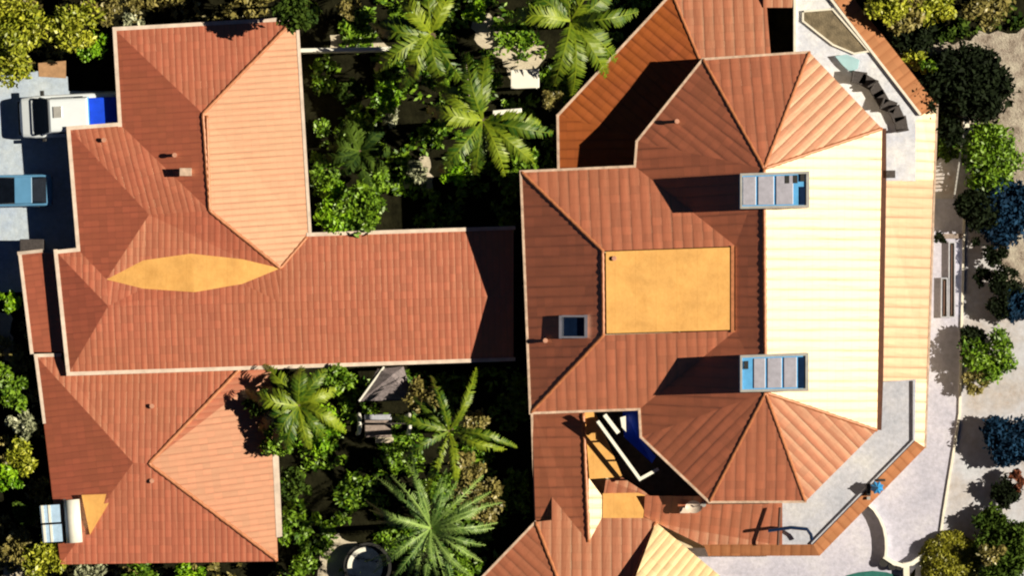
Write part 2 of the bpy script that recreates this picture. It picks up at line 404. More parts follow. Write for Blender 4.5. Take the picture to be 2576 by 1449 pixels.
# lean-to roof by the parking
roof('lean_to_roof', [[(50, 640, 1.95), (104, 634, 2.2), (145, 640, 2.3), (172, 886, 2.3), (80, 886, 1.95)]], T, wh)
strips('lean_to_gutter', [[(50, 640, 1.95), (80, 888, 1.95)], [(48, 637, 1.95), (103, 631, 2.18)]], .17, .14, M['gut_w'], wh)
walls('lean_to_wall', [(50, 640), (140, 636), (170, 886), (80, 886)], 0, 1.85, M['wall'], wh, .25)

# --- south-west house
E = 2.2
sh = thing('house', 400, 1170, 0, 'small hip-roofed red tiled house with a solar water heater at its lower left corner', 'house')
a1, a2 = (335, 1165, 3.50), (374, 1167, 3.52)
F = [[(90, 895, E), (150, 893, E), (172, 935, 2.34), (604, 926, 2.34), a2, a1],
     [(604, 926, 2.34), (682, 926, E), (699, 1413, E), a2],
     [(90, 895, E), a1, (152, 1421, E)],
     [a1, a2, (699, 1413, E), (152, 1421, E)]]
roof('roof', F, T, sh)
strips('gutter', [[(90, 895, E), (150, 893, E)], [(90, 895, E), (112, 1062, E)]], .17, .14, M['gut_w'], sh)
strips('east_gutter', [[(694, 1130, E), (704, 1345, E)]], .3, .14, M['gut_w'], sh, side=-.03)
caps('ridge_cap', [[(604, 928, 2.38), a2, (697, 1411, E+.03)]], .09, M['cap'], sh)
walls('wall', [(90, 895), (682, 926), (699, 1413), (152, 1421)], 0, 2.1, M['wall'], sh)
for (x, y, z) in ((383, 1022, 2.85), (383, 1210, 3.3)): vent(x, y, z, sh)
roof('dormer_roof', [[(205, 1246, 2.95), (288, 1243, 3.06), (226, 1346, 2.78)]], M['ochre'], sh, .4)

# --- the villa
U, V = 5.0, M['tile_villa']
vi = thing('villa', 1900, 700, 0, 'large two-storey villa with octagonal ended tiled roof and east terraces', 'villa')
an, as_ = (1922, 424, 7.85), (1926, 988, 7.85)
fz = 7.05
f1, f2, f3, f4 = (1516, 631, fz), (1850, 619, fz), (1850, 832, fz), (1518, 843, fz)
A0, A1, A2, A3, A4, A5 = (1310, 431, U), (1597, 418, U), (1602, 355, U), (1768, 148, U), (2036, 130, U), (2219, 323, U)
B5, B4, B3, B2, B1, B0 = (2206, 1083, U), (2026, 1263, U), (1784, 1264, U), (1612, 1100, U), (1608, 1030, U), (1334, 1040, U)
F = [[A0, f1, f4, B0],
     [A0, A1, f2, f1],
     [B0, f4, f3, B1],
     [A1, A2, an, as_, B2, B1, f3, f2],
     [A2, A3, an], [A3, A4, an], [A4, A5, an],
     [A5, B5, as_, an],
     [B5, B4, as_], [B4, B3, as_], [B3, B2, as_]]
F[3:4] = [[A1, A2, an, f2], [an, as_, f3, f2], [as_, B2, B1, f3]]
ur = roof('roof', F, V, vi, .22)
ff = roof('flat_roof', [[(1524, 633, fz+.06), (1838, 622, fz+.06), (1838, 830, fz+.06), (1526, 839, fz+.06)]], M['ochre'], vi, .1); ff['label'] = 'ochre flat rectangle set in the middle of the roof'
strips('flat_roof_edge', [[(1843, 622, fz+.08), (1843, 832, fz+.08)]], .16, .14, M['cap'], vi)
gw = [[A0, A1], [A1, A2], [A2, A3], [A3, A4], [B0, A0], [B0, B1], [B2, B3], [B3, B4], [B1, B2]]
strips('gutter', gw, .12, .16, M['gut_t'], vi)
caps('ridge_cap', [[A0, f1, f4, B0]], .085, M['cap'], vi, -.03)
caps('ridge_cap', [[A3, an], [A4, an], [an, as_], [B4, as_], [B3, as_], [A5, an], [B5, as_]], .085, M['cap'], vi, -.03)
walls('wall', [(1310, 431), (1597, 418), (1602, 355), (1768, 148), (2036, 130), (2219, 323), (2206, 1083), (2026, 1263), (1784, 1264), (1612, 1100), (1608, 1030), (1334, 1040)], 0, 4.8, M['wall'], vi, .5)
# skylight
b = MB(); sk_ = lambda x, y, dz: P(x, y, 5.0+(x-1322)/205*2.05+dz)
for (x0, x1, y0, y1) in ((1406, 1413, 794, 852), (1470, 1478, 792, 850), (1413, 1470, 793, 798), (1413, 1470, 846, 851)):
    lo = [sk_(x0, y0, 0), sk_(x1, y0, 0), sk_(x1, y1, 0), sk_(x0, y1, 0)]; b.prism([p-Vector((0, 0, .1)) for p in lo], [p+Vector((0, 0, .26)) for p in lo])
skf = b.build('skylight', M['panel'], vi)
b = MB(); lo = [sk_(1413, 798, 0), sk_(1470, 798, 0), sk_(1470, 846, 0), sk_(1413, 846, 0)]; b.prism([p-Vector((0, 0, .1)) for p in lo], [p+Vector((0, 0, .14)) for p in lo])
pn = b.build('pane', M['dblue']); pn.parent = skf; pn.matrix_parent_inverse = (Matrix.Translation(vi.location)).inverted() @ Matrix.Identity(4) if False else Matrix.Identity(4)
for (x, y, z) in ((1372, 857, 5.6), (1703, 305, 5.75), (1545, 650, 7.1)): vent(x, y, z, vi)
# lower roofs, north side
Lo = 2.5
roof('north_lower_roof', [[(1403, 290, Lo), (1690, -18, Lo), (1764, 160, 3.4), (1630, 350, 3.4)],
                          [(1403, 290, Lo), (1630, 350, 3.4), (1630, 440, 3.4), (1405, 440, Lo)]], M['tile_rust'], vi)
roof('north_bay_roof', [[(1690, -18, Lo), (1926, -22, Lo), (1940, 150, 3.4), (1764, 160, 3.4)], [(1920, -40, 2.9), (1998, -40, 2.9), (1998, 18, 2.75), (1920, 18, 2.75)]], V, vi)
strips('north_gutter', [[(1403, 290, Lo), (1690, -18, Lo)], [(1403, 290, Lo), (1405, 425, Lo)]], .13, .15, M['gut_t'], vi)
caps('north_hip_cap', [[(1690, -18, Lo), (1764, 160, 3.4)]], .08, M['cap'], vi)
walls('north_wall', [(1403, 290), (1690, -18), (1926, -22), (1940, 180), (1700, 440), (1405, 440)], 0, 2.4, M['wall'], vi, .3)
# east lower roof and terraces
roof('east_lower_roof', [[(2221, 455, 3.25), (2304, 453, 2.62), (2304, 262, 2.62), (2320, 288, 2.60), (2358, 264, 2.2), (2345, 700, 2.2), (2327, 1126, 2.2), (2302, 1110, 2.5), (2304, 953, 2.45), (2212, 960, 3.2)]][:0] +
     [[(2221, 455, 2.88), (2350, 452, 2.2), (2334, 955, 2.2), (2212, 960, 2.88)],
      [(2304, 300, 2.62), (2318, 288, 2.50), (2358, 264, 2.2), (2350, 452, 2.2), (2304, 453, 2.58)],
      [(2304, 955, 2.45), (2334, 955, 2.2), (2328, 1126, 2.2), (2302, 1112, 2.42)]], V, vi)
strips('east_gutter', [[(2358, 264, 2.2), (2334, 955, 2.2), (2328, 1126, 2.2)]], .10, .15, M['gut_t'], vi)
roof('terrace_edge_roof', [[(2084, -20, 2.72), (2128, -30, 2.35), (2358, 264, 2.35), (2318, 290, 2.72)]], M['tile_edge'], vi)
roof('terrace_edge_roof', [[(2302, 1110, 2.72), (2328, 1127, 2.35), (2062, 1399, 2.35), (2046, 1371, 2.72)],
                           [(1770, 1371, 2.66), (2046, 1371, 2.72), (2062, 1399, 2.35), (1782, 1400, 2.35)]], M['tile_edge'], vi)
roof('north_terrace_floor', [[(1997, -60, 2.62), (2040, -60, 2.62), (2084, -20, 2.62), (2318, 290, 2.62), (2304, 302, 2.62), (2304, 455, 2.62), (2221, 455, 2.62), (2190, 340, 2.62), (2037, 160, 2.62), (1997, 150, 2.62)]], M['floor_n'], vi)
roof('south_terrace_floor', [[(2208, 962, 2.60), (2304, 955, 2.60), (2302, 1112, 2.60), (2046, 1371, 2.60), (1968, 1371, 2.60), (1968, 1250, 2.60), (2028, 1235, 2.60), (2190, 1075, 2.60)]], M['floor_s'], vi)
strips('parapet', [[(2080, -16, 2.66), (2314, 286, 2.66)], [(1999, 140, 2.66), (1999, -60, 2.66)]], .12, .3, M['wall_w'], vi, dz=.14)
strips('south_parapet', [[(2298, 1108, 2.66), (2042, 1368, 2.66)], [(2298, 960, 2.66), (2298, 1108, 2.66)]], .07, .3, M['floor_s'], vi, dz=.1)
walls('terrace_wall', [(1997, -60), (2090, -40), (2358, 264), (2345, 700), (2328, 1127), (2062, 1399), (1782, 1400), (1782, 1200), (2100, 900), (2100, 400)], 0, 2.15, M['wall'], vi, .25)
strips('valley_channel', [[(2222, 330, 2.95), (2222, 455, 2.95), (2214, 960, 2.95), (2210, 1075, 2.95)]], .30, .14, M['wood'], vi, dz=.06)
# lower roofs, south side
rz = 3.28
zf = lambda y: rz+(y-1365)/50*.24
roof('link_roof', [[(1338, 1020, 2.4), (1467, 1020, rz), (1481, 1365, rz), (1388, 1250, zf(1250)), (1388, 1309, 2.73), (1347, 1310, 2.44)],
                   [(1481, 1203, rz), (1514, 1248, 2.98), (1514, 1304, 2.98), (1481, 1365, rz)]], V, vi)
roof('link_flat_roof', [[(1469, 1020, rz-.03), (1490, 1020, rz-.03), (1566, 1200, rz-.03), (1483, 1206, rz-.03)], [(1516, 1242, 2.99), (1624, 1240, 2.99), (1618, 1304, 2.99), (1516, 1304, 2.99)]], M['ochre'], vi)
roof('bay_roof', [[(1347, 1314, 3.03), (1388, 1309, zf(1309)), (1388, 1250, zf(1250)), (1481, 1365, rz), (1514, 1304, zf(1304)), (1620, 1302, zf(1302)), (1650, 1315, 3.03), (1497, 1700, 4.9)],
                  [(1347, 1314, 3.03), (1497, 1700, 4.9), (1110, 1560, 3.0)],
                  ], V, vi)
br = roof('bay_east_roof', [[(1650, 1315, 3.06), (1890, 1516, 3.0), (1507, 1700, 7.0)]], M['tile_bay_lit'], vi, .5)
roof('south_lower_roof', [[(1622, 1248, 3.35), (1968, 1250, 3.55), (1968, 1374, 2.62), (1770, 1374, 2.62), (1655, 1318, 2.75), (1620, 1300, 2.85)],
                          [(1524, 1208, 3.0), (1566, 1202, 3.0), (1640, 1250, 3.0), (1622, 1262, 2.8), (1516, 1262, 2.8)]], V, vi)
strips('south_gutter', [[(1338, 1042, 2.4), (1347, 1310, 2.3)], [(1347, 1314, 3.03), (1110, 1560, 3.0)]], .12, .15, M['gut_t'], vi)
caps('south_hip_cap', [[(1467, 1040, rz), (1481, 1365, rz)], [(1347, 1314, 3.03), (1497, 1700, 4.9)], [(1650, 1315, 3.03), (1497, 1700, 4.9)]], .09, M['cap'], vi)
roof('courtyard_floor', [[(1490, 1020, 2.3), (1620, 1020, 2.3), (1640, 1110, 2.3), (1800, 1262, 2.3), (1640, 1262, 2.3), (1566, 1203, 2.3)]], M['courtfloor_shade'], vi)  # left edge traced along the eave's shadow, shade put into the floor colour
walls('south_wall', [(1338, 1020), (1620, 1020), (1800, 1250), (1968, 1260), (1968, 1370), (1790, 1385), (1720, 1385), (1860, 1510), (1497, 1690), (1130, 1560), (1347, 1312)], 0, 2.1, M['wall'], vi, .2)

# ------------------------------------------------------------ rooftop units
def rooftop_unit(x0, y0, x1, y1, label, right_vents):
    t = thing('rooftop_unit', (x0+x1)/2, (y0+y1)/2, 7.4, label, 'rooftop unit', 'metal units astride the villa ridge')
    zt = 8.8
    a, b_, c_, d_ = P(x0, y0+6, zt), P(x1, y0, zt), P(x1, y1, zt), P(x0, y1+3, zt)
    def Q(u, v): return (a*(1-u)*(1-v)+b_*u*(1-v)+c_*u*v+d_*(1-u)*v)
    bx = MB(); bx.quadbox([Q(0, 0)[:2], Q(1, 0)[:2], Q(1, 1)[:2], Q(0, 1)[:2]], 6.0, zt); bx.build('housing', M['bluew'], t, bevel=.03)
    us = [.04, .24, .26, .50, .52, .78] if right_vents else [.20, .38, .40, .62, .64, .84]
    for i in range(0, 6, 2):
        m = MB(); m.quadbox([Q(us[i], .1)[:2], Q(us[i+1]-.015, .1)[:2], Q(us[i+1]-.015, .9)[:2], Q(us[i], .9)[:2]], zt, zt+.06); m.build('panel', M['panel'], t, bevel=.015)
    rim = MB()
    for (u0, v0, u1, v1) in ((0, 0, 1, .07), (0, .93, 1, 1), (.955, .07, 1, .93), (0, .07, .03, .93)):
        rim.quadbox([Q(u0, v0)[:2], Q(u1, v0)[:2], Q(u1, v1)[:2], Q(u0, v1)[:2]], zt, zt+.10)
    rim.build('rim', M['chrome'], t)
    m = MB(); m.quadbox([Q(.86, .42 if right_vents else .1)[:2], Q(.945, .42 if right_vents else .1)[:2], Q(.945, .92)[:2], Q(.86, .92)[:2]], zt, zt+.05); m.build('intake', M['dblue'], t)
    for (u, v) in (((.68, .2), (.80, .2), (.9, .16)) if right_vents else ((.09, .26),)):
        m = MB(); m.quadbox([Q(u-.03, v-.1)[:2], Q(u+.03, v-.1)[:2], Q(u+.03, v+.12)[:2], Q(u-.03, v+.12)[:2]], zt, zt+.09); m.build('vent', M['black'], t)
    return t
rooftop_unit(1862, 430, 2036, 522, 'blue-grey rooftop box on the villa ridge with three dark vents at its right end', True)
rooftop_unit(1862, 888, 2034, 984, 'blue-grey rooftop box on the villa ridge with one dark vent at its left end', False)

# ------------------------------------------------------------ solar water heater
t = thing('solar_water_heater', 150, 1310, 2.2, 'solar water heater with white tank and two blue panels at the small house corner', 'water heater')
for (y0, y1) in ((1273, 1317), (1322, 1366)):
    m = MB(); dx = (y0-1273)*.1
    lo = [P(100+dx, y0, 2.95), P(150+dx, y0-3, 3.0), P(153+dx, y1-3, 3.0), P(104+dx, y1, 2.95)]
    m.prism([p-Vector((0, 0, .08)) for p in lo], lo); pp = m.build('collector_panel', M['collector'], t)
    m = MB()
    for k in (.05, .40):
        qd = [lo[0].lerp(lo[1], k), lo[0].lerp(lo[1], k+.13), lo[3].lerp(lo[2], k+.13), lo[3].lerp(lo[2], k)]
        m.prism([p+Vector((0, 0, .004)) for p in qd], [p+Vector((0, 0, .03)) for p in qd])
    m.build('tube', M['white'], t)
m = MB(); m.tube([P(180, 1258, 2.95), P(188, 1366, 2.95)], .40, 20); m.build('tank', M['white'], t, smooth=True, bevel=0)
m = MB()
for (x, y) in ((102, 1300), (150, 1300), (106, 1362), (154, 1362)): m.tube([P(x, y, 0 if x < 130 else 2.0), P(x, y, 2.3 if x < 130 else 2.9)], .03, 6)
m.tube([P(160, 1256, 2.6), P(168, 1368, 2.6)], .12, 6); m.build('frame', M['dark'], t)

# ------------------------------------------------------------ vehicles
def wheel(t, x, y, r=.33, wd=.22):
    m = LMB(); m.tube([(x, y-wd/2, r), (x, y+wd/2, r)], r, 18); w_ = m.build('wheel', M['black'], t)
    m = LMB(); m.tube([(x, y-wd/2-.006, r), (x, y+wd/2+.006, r)], r*.6, 14); rm = m.build('rim', M['chrome']); rm.parent = w_
def loft(sections):
    """sections: list of (x, half width, z0, z1) with rounded corners -> closed body along x"""
    m = LMB(); rings = []
    for (x, hw, z0, z1) in sections:
        c = min(.16, hw*.4, (z1-z0)*.4)
        rings.append([Vector((x, y, z)) for y, z in ((-hw, z0), (-hw, z1-c), (-hw+c*.3, z1-c*.3), (-hw+c, z1), (hw-c, z1), (hw-c*.3, z1-c*.3), (hw, z1-c), (hw, z0))])
    n = 8
    for i in range(len(rings)-1):
        for k in range(n): m.face([rings[i][k], rings[i][(k+1) % n], rings[i+1][(k+1) % n], rings[i+1][k]])
    m.face(rings[0]); m.face(rings[-1][::-1]); return m
# white van-like pickup nose to the left
t = thing('pickup_truck', 178, 290, 0, 'white pickup truck with a bright blue covered bed, nose pointing left on the driveway', 'truck', rot=3)
t.location = P(176, 291, .62)
loft([(-2.45, .80, .45, .80), (-2.32, .98, .35, .98), (-1.75, 1.05, .32, 1.12), (-1.35, 1.06, .32, 1.18), (2.5, 1.06, .32, 1.15), (2.6, 1.02, .4, 1.1)]).build('body', M['van'], t, smooth=False)
loft([(-1.35, .98, 1.1, 1.2), (-.95, .86, 1.1, 1.82), (-.85, .84, 1.1, 1.88), (.95, .84, 1.1, 1.90), (1.02, .88, 1.1, 1.84)]).build('cab', M['van'], t)
m = LMB(); m.face([(-1.74, -.95, 1.18), (-1.02, -.84, 1.86), (-1.02, .84, 1.86), (-1.74, .95, 1.18)][::-1]); m.face([(-1.74, -.95, 1.14), (-1.02, -.84, 1.14), (-1.02, .84, 1.14), (-1.74, .95, 1.14)])
for s in (-1, 1): m.face([(-1.74, .95*s, 1.18), (-1.02, .84*s, 1.86), (-1.02, .84*s, 1.14)])
m.build('windscreen', M['glass'], t)
for s in (-1, 1):
    m = LMB(); m.quadbox([(-.8, .86*s), (.8, .86*s), (.8, .91*s), (-.8, .91*s)], 1.28, 1.72); m.build('side_window', M['glass'], t)
    m = LMB(); m.box(-1.35, 1.06*s-.02, 1.1, -1.15, 1.06*s+.22*s+.02, 1.32); m.build('wing_mirror', M['black'], t, bevel=.03)
    m = LMB(); m.box(-2.44, .7*s-.14, .62, -2.34, .7*s+.14, .82); m.build('headlight', M['chrome'], t)
    wheel(t, -1.75, .93*s); wheel(t, 1.65, .93*s)
m = LMB(); m.box(1.08, -.86, 1.1, 2.48, .80, 1.50); m.build('bed_cover', M['blue'], t, bevel=.05)
m = LMB(); m.box(1.0, -.90, 1.1, 1.08, .85, 1.6); m.build('bed_rail', M['bluew'], t)
m = LMB(); m.box(-.7, -.12, 1.88, -.25, .45, 1.93); m.build('roof_hatch', M['chrome'], t, bevel=.02)
m = LMB(); m.box(-2.56, -.85, .38, -2.42, .85, .58); m.build('bumper', M['black'], t, bevel=.03)
# blue car
t = thing('parked_car', 34, 480, .62, 'blue hatchback with dark front and rear windows parked half in the house shade', 'car', rot=1)
loft([(-2.0, .60, .4, .72), (-1.88, .76, .3, .85), (-1.1, .80, .28, .95), (1.7, .80, .28, .98), (1.95, .76, .32, .92), (2.0, .68, .4, .8)]).build('body', M['carblue'], t)
loft([(-1.0, .70, .9, 1.0), (.14, .66, .9, 1.46), (1.0, .66, .9, 1.46), (1.72, .68, .9, 1.0)]).build('cabin', M['glass'], t)
m = LMB(); m.box(.16, -.66, 1.45, 1.04, .66, 1.50); m.build('roof', M['carblue'], t, bevel=.04)
for s in (-1, 1):
    m = LMB(); m.quadbox([(-.95, .69*s), (-.9, .69*s+.05*s), (1.7, .70*s+.05*s), (1.7, .66*s)], .96, 1.03); m.build('window_sill', M['carblue'], t)
    m = LMB(); m.box(1.90, .6*s-.12, .62, 1.99, .6*s+.12, .84); m.build('tail_light', M['pot'], t)
    wheel(t, -1.3, .74*s, .3, .18); wheel(t, 1.25, .74*s, .3, .18)
# dark wheeled bin beside the lean-to
t = thing('waste_bin', 86, 620, 0, 'dark wheeled waste bin in shade above the lean-to roof', 'bin')
m = MB(); c = P(86, 620); m.box(c.x-.55, c.y-.32, .74, c.x+.55, c.y+.32, 1.55); m.build('bin_body', M['dblue'], t, bevel=.05)
m = MB(); m.box(c.x-.60, c.y-.36, 1.55, c.x+.60, c.y+.36, 1.63); m.build('lid', M['dark'], t, bevel=.03)
for s in (-1, 1):
    m = MB(); m.tube([(c.x+.45*s, c.y-.3, .74), (c.x+.45*s, c.y+.3, .74)], .12, 12); m.build('wheel', M['black'], t)

# ------------------------------------------------------------ garden furniture
def slab(name, x0, y0, x1, y1, z0, z1, m, parent=None, bevel=0, skew=0):
    b = MB(); b.quadbox([P(x0, y0+skew, 0)[:2], P(x1, y0, 0)[:2], P(x1, y1, 0)[:2], P(x0, y1+skew, 0)[:2]], z0, z1); return b.build(name, m, parent, bevel=bevel)
tag(slab('garden_wall', 758, 121, 985, 131, 0, 2.2, M['white'], skew=4, bevel=.02), 'long white garden wall right of the house with the north block', 'wall')
tag(slab('garden_wall', 1240, 274, 1312, 286, 0, 1.9, M['white'], skew=6, bevel=.02), 'short white wall between the palms, below the white table', 'wall')
t = thing('garden_table', 1320, 200, 0, 'bright white square table top among the palms', 'table')
slab('table_top', 1285, 176, 1356, 224, 2.4, 2.48, M['white'], t, .02, 3)
for (x, y) in ((1290, 182), (1350, 182), (1290, 220), (1350, 220)):
    m = MB(); m.tube([P(x, y, 0), P(x, y, 2.4)], .05, 8); m.build('leg', M['white'], t)
tag(slab('stone_bench', 1202, 176, 1232, 190, 0, .45, M['deck'], bevel=.03), 'small grey stone bench left of the bright white table', 'bench')
m = MB(); m.tube([P(1172, 160, 3.6), P(1180, 245, .2)], .045, 8); m.tube([P(1172, 160, 0), P(1172, 160, 3.6)], .05, 8); tag(m.build('washing_line_post', M['gut_w']), 'thin pale pole leaning between the palms beside the stone bench', 'pole')
# gazebo
t = thing('gazebo', 965, 975, 0, 'small gazebo with a grey shingled pyramid roof just below the long house', 'gazebo')
gz = [(905, 1010, 2.1), (1040, 1006, 2.1), (1015, 922, 2.1), (950, 928, 2.1)]; ap = (985, 945, 2.55)
roof('shingle_roof', [[gz[0], gz[1], ap], [gz[1], gz[2], ap], [gz[2], gz[3], ap], [gz[3], gz[0], ap]], M['slate'], t, .1)
for p in gz:
    m = MB(); m.tube([P(p[0]*.96+975*.04, p[1]*.96+965*.04, 0), P(p[0]*.96+975*.04, p[1]*.96+965*.04, 2.05)], .06, 8); m.build('post', M['wood'], t)
strips('barge_board', [[(905, 1008, 2.14), (965, 925, 2.2)]], .09, .1, M['white'], t)
# swing seat
t = thing('garden_swing', 963, 1072, 0, 'garden swing seat with grey cushions and white curved ends below the gazebo', 'swing seat')
slab('seat', 918, 1056, 986, 1100, .45, .62, M['deck'], t, .05)
slab('backrest', 918, 1042, 986, 1056, .45, 1.05, M['floor_s'], t, .05)
slab('footrest', 945, 1100, 990, 1114, .35, .45, M['sand'], t, .02)
for x in (902, 1028):
    m = MB(); m.tube([P(x-6, 1046, .02), P(x+1, 1044, 1.0), P(x+3, 1066, 1.6), P(x+1, 1088, 1.0), P(x-4, 1092, .02)], .11, 8); m.build('side_frame', M['white'], t, smooth=True)
m = MB(); m.tube([P(902, 1066, 1.62), P(1030, 1066, 1.62)], .04, 8); m.build('top_bar', M['dark'], t)
# round tub
t = thing('hot_tub', 925, 1425, 0, 'round black rimmed tub with a white curved lid at the bottom of the garden', 'tub')
def ring(px, py, r0, r1, z0, z1, a0=0, a1=360, n=40):
    m = MB(); c = P(px, py)
    for i in range(n):
        t0 = R(a0+(a1-a0)*i/n); t1 = R(a0+(a1-a0)*(i+1)/n)
        pt = lambda r, t_, z: Vector((c.x+r*math.cos(t_), c.y+r*math.sin(t_), z))
        m.face([pt(r0, t0, z1), pt(r1, t0, z1), pt(r1, t1, z1), pt(r0, t1, z1)])
        m.face([pt(r1, t0, z0), pt(r1, t1, z0), pt(r1, t1, z1), pt(r1, t0, z1)])
        m.face([pt(r0, t1, z0), pt(r0, t0, z0), pt(r0, t0, z1), pt(r0, t1, z1)])
    return m
ring(925, 1425, 1.06, 1.2, 0, .75).build('rim', M['black'], t)
m = MB(); c = P(925, 1425); m.tube([(c.x, c.y, 0), (c.x, c.y, .5)], 1.07, 32); m.build('water', M['glass'], t)
ring(925, 1425, .78, 1.0, .5, .85, 95, 185, 20).build('lid', M['white'], t)
# round bush etc. come with the plants; terrace furniture
t = thing('planter_bed', 2090, 75, 2.62, 'brown sunken planting bed with a white border at the top of the terrace', 'planter')
pb = [(2020, 28), (2094, 22), (2186, 128), (2148, 134), (2096, 112), (2060, 84), (2020, 52)]
m = MB(); pts = [P(x, y, 2.7) for x, y in pb]; m.prism([Vector((p.x, p.y, 2.62)) for p in pts], pts); m.build('bed', M['planter'], t)
strips('border', [[(x, y, 2.7) for x, y in pb+pb[:1]]], .09, .12, M['wall_w'], t, dz=.06)
m = MB(); pts = [P(x, y, 2.95) for x, y in ((2100, 140), (2130, 136), (2163, 150), (2158, 172), (2140, 182), (2118, 162))]
m.prism([p-Vector((0, 0, .05)) for p in pts], pts); t = m.build('floor_cushion', M['awnblue'], bevel=.02); tag(t, 'pale blue floor cushion on the terrace between planting bed and dark chairs', 'cushion')
def lounger(px, py, rot, label, w_=.42, l_=.75):
    t = thing('lounge_chair', px, py, 2.62, label, 'chair', 'dark wicker chairs on the north terrace', rot)
    m = LMB(); m.box(-l_/2, -w_/2, .22, l_/2, w_/2, .34); m.build('seat', M['dark'], t, bevel=.03)
    m = LMB(); m.box(-l_/2, -w_/2, .34, -l_/2+.1, w_/2, .75); m.build('backrest', M['dark'], t, bevel=.03)
    for sx in (-1, 1):
        for sy in (-1, 1):
            m = LMB(); m.box(sx*(l_/2-.06)-.025, sy*(w_/2-.05)-.025, 0, sx*(l_/2-.06)+.025, sy*(w_/2-.05)+.025, .22); m.build('leg', M['black'], t)
for i, (x, y, a, lb) in enumerate(((2160, 195, -8, 'dark wicker chair nearest the pale blue floor cushion'), (2181, 206, 150, 'second dark wicker chair from the pale blue floor cushion'),
        (2203, 226, -60, 'third dark wicker chair from the pale blue floor cushion'), (2216, 247, 120, 'fourth dark wicker chair from the pale blue floor cushion, the middle of the chain'),
        (2234, 266, -20, 'third dark wicker chair up from the lower end of the chair chain'), (2254, 287, -65, 'dark wicker chair next to last at the lower end of the chair chain'), (2266, 312, 100, 'last dark wicker chair at the lower end of the chair chain'))):
    lounger(x, y, a, lb, .62, .78)
t = thing('chest', 2232, 441, 2.62, 'small grey storage chest in the corner of the north terrace', 'chest')
slab('box', 2221, 432, 2242, 449, 2.62, 3.1, M['deck'], t, .02); slab('lid', 2220, 431, 2243, 450, 3.1, 3.15, M['dark'], t, .02)
# cross-shaped antenna on the south roof
t = thing('antenna', 1958, 1330, 2.6, 'dark cross-shaped antenna mast lying over the south roof edge', 'antenna')
m = MB(); m.tube([P(1962, 1278, 3.9), P(1957, 1372, 3.6)], .07, 8); m.build('boom', M['wood'], t)
m = MB(); m.tube([P(1932, 1336, 3.75), P(1990, 1328, 3.78), P(2030, 1332, 3.7), P(2040, 1346, 3.5), P(2042, 1358, 3.4)], .09, 8); m.build('crossbar', M['dblue'], t)
m = MB(); m.tube([P(1958, 1330, 2.6), P(1958, 1330, 3.8)], .05, 8); m.build('mast', M['wood'], t)
# satellite dish by the south corner
t = thing('satellite_dish', 1745, 1275, 3.0, 'pale satellite dish at the lower left corner of the upper villa roof', 'dish')
c = P(1745, 1276, 3.9); m = MB(); prev = None
for i in range(6):
    r = .42*i/5; z = c.z+.16*(i/5)**2; rg = [Vector((c.x+r*math.cos(2*math.pi*k/20), c.y+r*.75*math.sin(2*math.pi*k/20), z+.2*r*math.cos(2*math.pi*k/20))) for k in range(20)]
    if prev and i > 1:
        for k in range(20): m.face([prev[k], rg[k], rg[(k+1) % 20], prev[(k+1) % 20]])
    elif i == 1: m.face(rg)
    prev = rg
m.build('dish', M['gut_w'], t, smooth=True)
m = MB(); m.tube([c-Vector((0, 0, .9)), c], .04, 8); m.tube([c, c+Vector((.35, .1, .4))], .03, 6); m.build('mast', M['chrome'], t)
m = MB(); p_ = P(1722, 1284, 3.3); m.box(p_.x-.25, p_.y-.16, 3.0, p_.x+.25, p_.y+.16, 3.35); m.build('mount_box', M['gut_w'], t, bevel=.03)
m = MB(); p_ = P(1770, 1270, 3.6); m.tube([p_-Vector((0, 0, .4)), p_+Vector((0, 0, .1))], .13, 10); m.build('receiver', M['chrome'], t)
# courtyard: rails, posts and blue awning
t = thing('handrail', 1580, 1160, 2.3, 'white handrail bent round the dark courtyard beside the blue awning', 'railing')
m = MB()
def flatrail(pts, w_, h_, m):
    for i in range(len(pts)-1):
        a, c = P(*pts[i]), P(*pts[i+1]); d = (c-a).normalized(); nn = Vector((-d.y, d.x, 0)).normalized()*w_/2; e_ = d*w_/2
        q_ = [a-nn-e_, c-nn+e_, c+nn+e_, a+nn-e_]; m.prism([p-Vector((0, 0, h_)) for p in q_], [p+Vector((0, 0, .002*i)) for p in q_])
flatrail([(1506, 1063, 4.35), (1610, 1206, 4.15), (1653, 1182, 4.15)], .16, .1, m); m.build('top_rail', M['white'], t)
m = MB()
for (x, y) in ((1506, 1063), (1540, 1110), (1575, 1158), (1610, 1206), (1653, 1182)): m.tube([P(x, y, 2.3), P(x, y, 4.1)], .05, 8)
m.build('post', M['white'], t)
m = MB(); flatrail([(1524, 1048, 4.6), (1553, 1086, 4.5)], .2, .08, m); m.build('stair_rail', M['white'], t)
t = thing('awning', 1592, 1080, 2.3, 'deep blue awning tucked under the eave at the courtyard corner', 'awning')
m = MB(); lo = [P(1566, 1030, 4.25), P(1606, 1030, 4.5), P(1610, 1100, 4.5), P(1650, 1150, 4.3), P(1640, 1166, 4.1), P(1570, 1100, 4.1)]
m.prism([p-Vector((0, 0, .06)) for p in lo], lo); m.build('canopy', M['blue'], t)
m = MB(); m.quadbox([P(1556, 1046)[:2], P(1570, 1042)[:2], P(1571, 1082)[:2], P(1560, 1070)[:2]], 4.5, 4.7); m.build('valance', M['white'], t)
m = MB(); m.tube([P(1570, 1098, 2.3), P(1570, 1098, 4.1)], .04, 8); m.tube([P(1636, 1160, 2.3), P(1636, 1160, 4.05)], .04, 8); m.build('post', M['chrome'], t)
